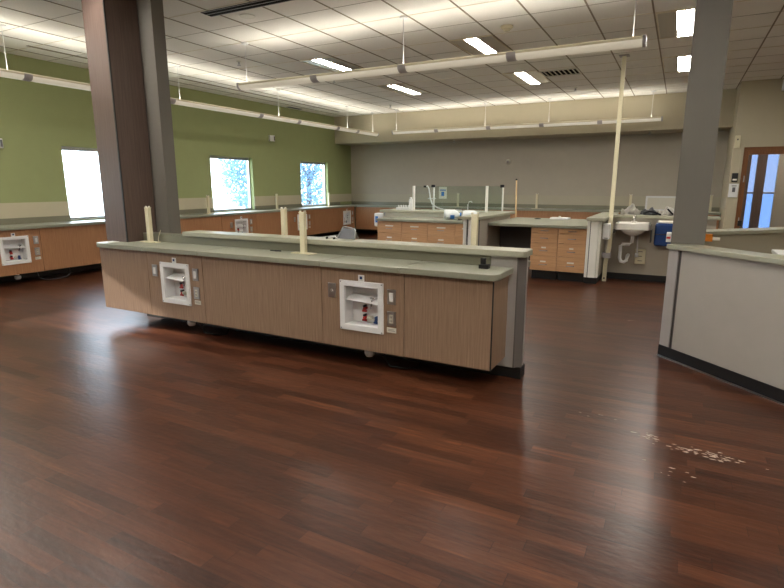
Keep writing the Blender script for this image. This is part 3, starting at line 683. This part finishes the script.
# glass partition
t = thing('glass_partition', 'clear glass screen with white posts on rear island ledge', 'glass screen', (-3.6, 9.3, .98))
for x, y, tp in ((-4.345, 9.0, 0), (-2.945, 9.0, 0), (-4.16, 9.5, 1), (-2.81, 9.5, 1)):
    w_ = .02 if not tp else .013
    p = MB().box(x-w_, x+w_, y-w_, y+w_, .98, 1.43, .003).build('glass_post', 'alu', t)
    if tp: MB().box(x-.05, x+.02, y-.02, y+.02, 1.40, 1.45, .004).build('clamp', 'black', p)
MB().box(-4.325, -2.965, 8.997, 9.003, .99, 1.425).build('front_pane', 'cglass', t)
MB().box(-4.147, -2.823, 9.497, 9.503, .99, 1.425).build('rear_pane', 'cglass', t)
MB().prism([(-2.945, 9.022), (-2.939, 9.02), (-2.816, 9.484), (-2.822, 9.486)], .99, 1.425).build('side_pane', 'cglass', t)
t = thing('notice', 'small white notice with blue print fixed on glass screen', 'notice', (-3.95, 9.51, 1.2))
MB().box(-4.06, -3.90, 9.504, 9.507, 1.19, 1.41).build('paper', 'paper', t)
MB().box(-4.04, -3.92, 9.5025, 9.504, 1.34, 1.36).box(-4.01, -3.95, 9.5025, 9.504, 1.24, 1.32).build('print', 'bluel', t)
# on the ledge
t = thing('tube_rack', 'white tube rack with small caps on left part of the ledge', 'rack', (-4.62, 9.15, .98))
MB().box(-4.77, -4.50, 9.1, 9.2, .98, 1.03, .004).build('rack_body', 'white', t)
for k in range(5): MB().cyl((-4.74+.052*k, 9.15, 1.03), (-4.74+.052*k, 9.15, 1.07), .014, .010).build('tube', 'white', t)
t = thing('white_bottle', 'white cylindrical bottle left of the first glass post', 'bottle', (-4.43, 9.05, .98))
MB().lathe([(0, .98), (.038, .98), (.04, 1.0), (.04, 1.17), (.03, 1.19), (0, 1.19)], (-4.43, 9.05, 0)).build('body', 'white', t)
MB().lathe([(.022, 1.189), (.022, 1.215), (0, 1.218)], (-4.43, 9.05, 0)).build('cap', 'white', t)
t = thing('hose_stand', 'white looped hose on stand behind the glass screen', 'hose', (-4.12, 9.25, .98))
MB().tube([(-4.24, 9.28, 1.41), (-4.20, 9.28, 1.43), (-4.17, 9.28, 1.38), (-4.15, 9.28, 1.28), (-4.14, 9.28, 1.2), (-4.1, 9.28, 1.1), (-4.0, 9.28, 1.03), (-3.85, 9.28, .995), (-3.5, 9.26, .99)], .012).build('hose', 'white', t)
MB().tube([(-4.07, 9.28, 1.36), (-4.07, 9.28, 1.2), (-4.08, 9.28, .99)], .013).build('stand_tube', 'white', t)
MB().box(-4.18, -4.03, 9.26, 9.30, 1.19, 1.205).build('tray', 'white', t)
MB().box(-4.27, -4.22, 9.26, 9.30, 1.40, 1.435, .004).build('hose_clamp', 'black', t)
t = thing('gooseneck_tap', 'small white gooseneck tap on the rear island ledge', 'tap', (-3.3, 9.15, .98))
MB().cyl((-3.33, 9.12, .98), (-3.33, 9.12, 1.0), .022).tube([(-3.33, 9.12, 1.0), (-3.33, 9.12, 1.10), (-3.31, 9.12, 1.15), (-3.27, 9.12, 1.16), (-3.25, 9.12, 1.14)], .010).build('spout', 'white', t)
tag(MB().box(-2.985, -2.967, 9.03, 9.07, .98, 1.07, .003).build('small_bracket', 'white'), 'small white block at foot of the second glass post', 'block')
def jug(loc, rotz, lb, lying=True):
    t = thing('jug', lb, 'jug', loc, 'milky jugs with blue labels')
    x, y, z = loc
    m = MB().lathe([(0, -.13), (.075, -.125), (.085, -.10), (.085, .05), (.06, .10), (.03, .13), (.03, .15), (0, .15)], (x, y, z+.086), axis='x'); m.build('body', 'jug', t)
    MB().lathe([(.034, .14), (.034, .17), (0, .17)], (x, y, z+.086), axis='x').build('cap', 'bluel', t)
    m = MB()
    for i in range(6):
        a0 = PI*1.02+.16*i; a1 = a0+.165; r = .087
        m.quad([(x-.03, y+r*math.cos(a0), z+.086-r*math.sin(a0)*-1), (x+.045, y+r*math.cos(a0), z+.086+r*math.sin(a0)), (x+.045, y+r*math.cos(a1), z+.086+r*math.sin(a1)), (x-.03, y+r*math.cos(a1), z+.086+r*math.sin(a1))])
    m.build('label_patch', 'bluel', t)
    t.rotation_euler = (0, 0, rotz)
jug((-3.48, 8.72, CT), .5, 'milky jug with blue label lying left on rear island counter')
jug((-3.12, 8.70, CT), .15, 'milky jug with blue label beside the ribbed half wall post')
tag(MB().box(-3.31, -3.25, 8.60, 8.64, CT, CT+.03, .004).build('small_clip', 'black'), 'small black clip between the two jugs', 'clip')
# on the desk
tag(MB().lathe([(0, CT), (.055, CT), (.055, CT+.012), (0, CT+.018)], (-2.18, 9.55, 0)).build('black_disc', 'black'), 'flat black disc lying on the deep desk', 'disc')
t = thing('white_tray', 'white tray with small knob on rear of the deep desk', 'tray', (-1.82, 9.7, CT))
MB().box(-1.98, -1.66, 9.6, 9.8, CT, CT+.03, .008).build('tray_body', 'white', t); MB().cyl((-1.83, 9.7, CT+.03), (-1.83, 9.7, CT+.055), .02).build('knob', 'offwhite', t)
t = thing('wooden_pole', 'thin tan wooden pole standing behind the deep desk', 'pole', (-2.7, 10.0, 0))
MB().cyl((-2.67, 10.0, 0.03), (-2.71, 10.0, 1.53), .014).build('shaft', 'tan', t); MB().cyl((-2.71, 10.0, 1.53), (-2.711, 10.0, 1.56), .016).build('tip', 'black', t); MB().box(-2.80, -2.54, 9.96, 10.04, 0, .04, .004).build('broom_head', 'tan', t)

# cream pole
t = thing('cream_pole', 'cream square pole rising from floor to ceiling beside sink', 'pole', (-.9, 8.65, 0))
MB().tube([(-.905, 8.62, 0), (-.905, 8.62, .25), (-.90, 8.62, .35), (-.87, 8.62, .5), (-.865, 8.63, .65), (-.885, 8.68, .85), (-.895, 8.77, 1.0), (-.90, 8.85, 1.5), (-.93, 9.15, 3.34)], .040, 4).build('channel', 'cream', t)
MB().box(-.965, -.84, 8.56, 8.68, .36, .44, .004).build('strap', 'clip', t)
MB().cyl((-.905, 8.575, .05), (-.905, 8.588, .05), .012).build('bolt', 'black', t)
MB().box(-1.0, -.86, 9.08, 9.22, H-.012, H-.001).build('ceiling_plate', 'clip', t)
t = thing('paper_towel_dispenser', 'white box dispenser between end post and cream pole', 'dispenser', (-.94, 8.5, .65))
MB().box(-.958, -.86, 8.42, 8.56, .655, .885, .01).build('housing', 'white', t); MB().box(-.93, -.88, 8.415, 8.42, .67, .68).build('paper_slot', 'ink', t)
# sink
t = thing('wall_sink', 'white wall hung sink on the taupe half wall', 'sink', (-.57, 8.68, .6))
sb = bmesh.new()
m = MB(); X0, X1, Y0, Y1 = -.80, -.33, 8.50, 8.897
m.box(X0, X0+.035, Y0, Y1, .80, .90, .008).box(X1-.035, X1, Y0, Y1, .80, .90, .008).box(X0, X1, Y0, Y0+.035, .80, .90, .008).box(X0, X1, Y1-.1, Y1, .80, .90, .008).box(X0+.02, X1-.02, Y0+.02, Y1-.02, .795, .81)
m.build('rim', 'porcelain', t)
MB().lathe([(0, .70), (.06, .705), (.13, .74), (.19, .80), (0, .80)], (-.565, 8.70, 0)).build('bowl', 'porcelain', t)
fa = MB().box(-.61, -.53, 8.83, 8.87, .90, .915).cyl((-.57, 8.85, .915), (-.57, 8.85, .95), .02).tube([(-.57, 8.85, .94), (-.57, 8.80, .99), (-.57, 8.74, .985), (-.57, 8.72, .95)], .011).build('faucet', 'chrome', t)
MB().lathe([(0, 0), (.014, 0), (.02, .05), (.0, .055)], (-.57, 8.85, .95)).build('faucet_handle', 'chrome', fa)
MB().tube([(-.565, 8.70, .71), (-.565, 8.70, .60), (-.60, 8.70, .57), (-.70, 8.70, .57), (-.72, 8.70, .55), (-.72, 8.70, .36), (-.70, 8.70, .31), (-.655, 8.70, .30), (-.62, 8.70, .33), (-.615, 8.72, .38), (-.615, 8.89, .39)], .026).build('trap', 'white', t)
MB().tube([(-.50, 8.80, .72), (-.49, 8.80, .45), (-.50, 8.89, .40)], .012).cyl((-.495, 8.84, .43), (-.495, 8.84, .37), .025).build('supply_hose', 'white', t)
MB().box(-.83, -.805, 8.6, 8.897, .74, .80).box(-.325, -.31, 8.6, 8.897, .62, .80).build('bracket', 'post_dark', t)
t = thing('eyewash_box', 'cream labelled box on half wall below the sink', 'wall box', (-.44, 8.87, .26))
MB().box(-.52, -.37, 8.845, 8.897, .265, .495, .006).build('housing', 'cream', t)
m = MB()
for z in (.45, .38, .31): m.box(-.48+.01*random.random(), -.42+.02*random.random(), 8.8435, 8.845, z, z+.009)
m.build('print', 'ink', t)
t = thing('towel_dispenser', 'dark blue translucent paper towel dispenser left of grey column', 'dispenser', (-.13, 8.8, .56))
MB().box(-.275, .02, 8.68, 8.897, .565, .90, .03).build('cover', 'bluep', t)
MB().box(-.27, .015, 8.675, 8.68, .735, .745).build('seam', 'black', t); MB().box(-.24, .01, 8.70, 8.88, .90, .93, .006).build('paper_roll_top', 'paper', t)
# cloth heap
def cloth(name, cx, cy, z, rx, ry, h, m, lb, seed):
    rnd = random.Random(seed); mb = MB(); t_ = bmesh.new(); n, k = 22, 12; g_ = []
    ph = [rnd.random()*6 for _ in range(6)]
    for i in range(n+1):
        row = []
        for j in range(k+1):
            u, v = i/n*2-1, j/k*2-1; e = max(0, 1-(u*u+v*v)**1.5*.6)
            zz = h*e*(.55+.25*math.sin(5*u+ph[0]+2*v)+.2*math.sin(11*u+ph[1]-3*v))+.003
            if abs(u) > .99 or abs(v) > .99: zz = .003
            row.append(t_.verts.new((cx+rx*u+.02*math.sin(7*v+ph[2]), cy+ry*v+.015*math.sin(6*u+ph[3]), z+max(.003, zz))))
        g_.append(row)
    for i in range(n):
        for j in range(k):
            f = t_.faces.new((g_[i][j], g_[i+1][j], g_[i+1][j+1], g_[i][j+1])); f.smooth = True
    s = bmesh.ops.solidify(t_, geom=t_.faces[:], thickness=.003)
    mb._merge(t_); return tag(mb.build(name, m), lb, 'cloth', 'cloths heaped on the sink wall')
cloth('folded_cloth', -.64, 8.98, 1.003, .125, .10, .17, 'cloth_w', 'white crumpled cloth on sink wall cap, right of cream pole', 1)
cloth('folded_cloth', -.39, 9.0, 1.003, .10, .09, .12, 'mesh_grey', 'grey crumpled cloth in the middle of the sink wall cap', 2)
cloth('folded_cloth', -.13, 8.98, 1.003, .12, .09, .13, 'cloth_w', 'white crumpled cloth on sink wall cap, near grey column', 3)
tag(MB().tube([(-.46, 8.90, 1.03), (-.38, 8.89, 1.06), (-.30, 8.885, 1.045), (-.24, 8.885, 1.02), (-.22, 8.89, 1.015)], .014).build('cloth_strap', 'cloth_b'), 'black strap lying across the heaped cloths', 'strap', 'black straps')
tag(MB().tube([(-.14, 8.885, 1.10), (-.10, 8.88, 1.06), (-.06, 8.875, 1.02)], .012).build('cloth_strap', 'cloth_b'), 'short black strap on the right hand white cloth', 'strap', 'black straps')

# ------------------------------------------------------------------ nurse station half wall at right
def diag(t, name, m, x0, x1, o0, o1, z0, z1, sgn=-1, base=(0, 4.94), bev=0):
    # run along (1,sgn)/sqrt2 from base; x range in X; o0..o1 offset along the inner normal
    r2 = math.sqrt(.5); nx, ny = (r2, r2) if sgn < 0 else (r2, -r2)
    P = lambda X, o: (X+o*nx, base[1]+sgn*(X-base[0])+o*ny)
    pl = [P(x0, o0), P(x1, o0), P(x1, o1), P(x0, o1)]
    if sgn > 0: pl = pl[::-1]
    return MB().prism(pl, z0, z1, bev).build(name, m, t)
HW = .93
t = thing('half_wall', 'diagonal grey half wall in right foreground with black base', 'half wall', (.9, 4.1, 0), 'nurse station half walls')
diag(t, 'panel', 'grey_panel', .06, 2.2, 0, .14, .10, HW)
diag(t, 'corner_post', 'post', -.035, .035, 0, .14, .10, HW)
diag(t, 'post_reveal', 'post_dark', .035, .06, .012, .13, .10, HW)
diag(t, 'base', 'base', -.035, 2.2, -.006, .14, 0, .10)
diag(t, 'floor_trim', 'steel', -.035, 2.2, -.014, -.007, 0, .012)
diag(t, 'cap', 'cap', -.03, 2.2, -.04, .17, HW, .97, bev=.005)
t = thing('half_wall', 'far diagonal half wall of the nurse station right of column', 'half wall', (.9, 7.0, 0), 'nurse station half walls')
kw = dict(sgn=1, base=(0, 6.2))
diag(t, 'wall_body', 'taupeband', .16, 2.6, -.14, 0, .1, HW, **kw); diag(t, 'base', 'base', .16, 2.6, -.14, 0, 0, .1, **kw); diag(t, 'cap', 'cap', .12, 2.6, -.20, .04, HW, .97, bev=.005, **kw)
t = thing('grey_column', 'wide grey painted column standing at corner of the right half wall', 'column', (.1, 5.1, 0), 'grey columns')
MB().box(-.03, .215, 5.09, 5.35, 0, .965).box(-.028, .215, 4.98, 5.35, .971, H-.006).build('shaft', 'col_grey', t)
t = thing('desk', 'inner desk behind the right half wall', 'desk', (1.2, 5.0, 0))
MB().box(.62, 2.4, 4.75, 5.35, .72, .75, .004).build('desk_top', 'counter', t)
for px, py in ((.68, 5.3), (2.34, 5.3), (2.34, 4.82), (.68, 4.82)): MB().box(px-.025, px+.025, py-.025, py+.025, 0, .72).build('leg', 'post', t)
t = thing('white_box', 'flat topped white box just behind the right half wall', 'box', (.95, 5.0, .75))
MB().box(.70, 1.3, 4.86, 5.2, .75, .925, .004).build('box_body', 'offwhite', t)
MB().box(.695, 1.305, 4.855, 5.205, .915, .94, .004).build('lid', 'white', t)
tag(MB().tube([(.76, 4.9, .946), (.775, 4.91, .965), (.80, 4.92, .948)], .006).build('black_pen', 'black'), 'small black clip on top of the white box', 'clip')
t = thing('glove_box', 'small white and red box mounted on left side of grey column', 'box', (-.06, 5.15, .98))
MB().box(-.068, -.031, 5.08, 5.24, .972, 1.045, .003).build('carton', 'white', t); MB().box(-.066, -.035, 5.079, 5.08, 1.0, 1.018).build('red_stripe', 'red', t)
t = thing('card_holder', 'orange card with white paper on right side of grey column', 'card', (.24, 5.2, 1.0))
MB().box(.216, .275, 5.15, 5.21, .985, 1.045, .002).build('orange_card', 'orange', t); MB().prism([(.276, 5.16), (.33, 5.17), (.276, 5.19)], .995, 1.02).build('paper_corner', 'paper', t)
# door wall devices
def box_dev(name, lb, cat, x0, x1, z0, z1, m, extras=()):
    t = thing(name, lb, cat, ((x0+x1)/2, YD-.03, z0)); MB().box(x0, x1, YD-.05, YD-.001, z0, z1, .006).build('housing', m, t)
    for n2, a, b_, c_, d_, m2 in extras: MB().box(a, b_, YD-.054, YD-.05, c_, d_).build(n2, m2, t)
box_dev('door_sensor', 'cream sensor box above left of the door', 'sensor', .83, .92, 2.14, 2.37, 'cream', [('lens', .865, .885, 2.28, 2.31, 'black')])
box_dev('card_reader', 'black card reader beside the door above white keypad', 'card reader', .855, .955, 1.50, 1.67, 'black', [('status_strip', .87, .94, 1.53, 1.56, 'paper')])
box_dev('soap_dispenser', 'white wall dispenser beside the door below card reader', 'dispenser', .83, .985, 1.21, 1.47, 'white', [('window', .885, .935, 1.31, 1.40, 'ink'), ('brand_strip', .87, .95, 1.42, 1.435, 'ink')])
t = thing('exit_light', 'white emergency fixture at ceiling on far right', 'emergency light', (1.55, YD-.05, 3.15)); MB().box(1.46, 1.75, YD-.1, YD-.001, 3.13, 3.33, .01).build('housing', 'white', t); MB().cyl((1.55, YD-.12, 3.2), (1.55, YD-.1, 3.2), .05).build('lamp_head', 'offwhite', t)

# floor residue
rnd = random.Random(4); m = MB()
for cx, cy, sx, sy, n in ((.27, 3.17, .17, .05, 60), (-.03, 3.25, .05, .05, 16), (-.38, 6.16, .05, .05, 8), (-.33, 3.42, .12, .04, 5), (.1, 2.9, .1, .1, 8)):
    for i in range(n):
        x, y = cx+rnd.gauss(0, sx*.6), cy+rnd.gauss(0, sy*.5); r = rnd.uniform(.002, .008); k = rnd.randint(4, 6); a = rnd.random()*6
        m.prism([(x+r*rnd.uniform(.8, 3)*math.cos(a+2*PI*j/k), y+r*.5*math.sin(a+2*PI*j/k)) for j in range(k)], .0003, .0012)
tag(m.build('plaster_crumbs', 'dirt'), 'white plaster crumbs scattered on the brown plank floor', 'debris', kind='stuff')

# ------------------------------------------------------------------ outdoors
struct('ground', MB().box(-60, XL-.3, -30, 60, -.3, -.1), 'grass')
def tree(cx, cy, r, h, n, lb, seed):
    rnd = random.Random(seed); t = thing('tree', lb, 'tree', (cx, cy, -.1), 'trees outside the windows')
    MB().cyl((cx, cy, -.1), (cx+.1, cy, h*.5), .16, .09, 10).tube([(cx+.05, cy, h*.3), (cx+.3, cy+.5, h*.55)], .06).tube([(cx+.05, cy, h*.35), (cx-.2, cy-.6, h*.6)], .06).build('trunk', 'bark', t)
    m = MB()
    for i in range(n):
        while True:
            p = Vector((rnd.uniform(-1, 1), rnd.uniform(-1, 1), rnd.uniform(-1, 1)))
            if p.length < 1 and p.length > .35*rnd.random(): break
        q = Vector((cx+p.x*r, cy+p.y*r*(1+.12*math.sin(9*p.z)), h*.52+p.z*h*.5))
        s_ = rnd.uniform(.045, .10); a = Vector((rnd.uniform(-1, 1), rnd.uniform(-1, 1), rnd.uniform(-1, 1))).normalized(); b_ = a.orthogonal().normalized()
        m.quad([q-a*s_, q+b_*s_*.6, q+a*s_, q-b_*s_*.6])
    m.build('foliage', 'leaf', t)
tree(-16.0, 18.0, 1.75, 4.4, 6500, 'pale leafy tree seen through the middle window', 3)
tree(-16.6, 22.1, 1.8, 4.8, 5500, 'pale leafy tree seen through the far window', 5)

# ------------------------------------------------------------------ world, camera, view
sl = bpy.data.lights.new('sun', 'SUN'); sl.energy = 5; sl.angle = math.radians(1.2); sl.color = (1, .93, .86)
so = bpy.data.objects.new('sun', sl); COL.objects.link(so); so.location = (-20, 0, 10)
so.rotation_euler = Vector((1, .20, -.39)).to_track_quat('-Z', 'Y').to_euler()
wd = bpy.data.worlds.new('sky'); SC.world = wd; wd.use_nodes = True; nt = wd.node_tree
bg = nt.nodes['Background']; bg.inputs[1].default_value = 4.5
tc = nt.nodes.new('ShaderNodeTexCoord'); sp = nt.nodes.new('ShaderNodeSeparateXYZ'); rp = nt.nodes.new('ShaderNodeValToRGB')
rp.color_ramp.elements[0].color = (.78, .90, 1, 1); rp.color_ramp.elements[1].color = (.55, .76, 1, 1); rp.color_ramp.elements[0].position = 0; rp.color_ramp.elements[1].position = .8
nt.links.new(tc.outputs['Generated'], sp.inputs[0]); nt.links.new(sp.outputs['Z'], rp.inputs[0]); nt.links.new(rp.outputs[0], bg.inputs[0])
cam = bpy.data.cameras.new('camera'); co = bpy.data.objects.new('camera', cam); COL.objects.link(co)
cam.sensor_fit = 'HORIZONTAL'; cam.sensor_width = 36; cam.lens = 530/784*36; cam.clip_start = .05; cam.clip_end = 200
co.location = (0, 0, 1.45); co.rotation_euler = (math.radians(90-11.65), 0, math.radians(28.1))
SC.camera = co
SC.view_settings.view_transform = 'Standard'; SC.view_settings.look = 'None'; SC.view_settings.exposure = .95; SC.view_settings.gamma = 1; SC.view_settings.use_curve_mapping = False
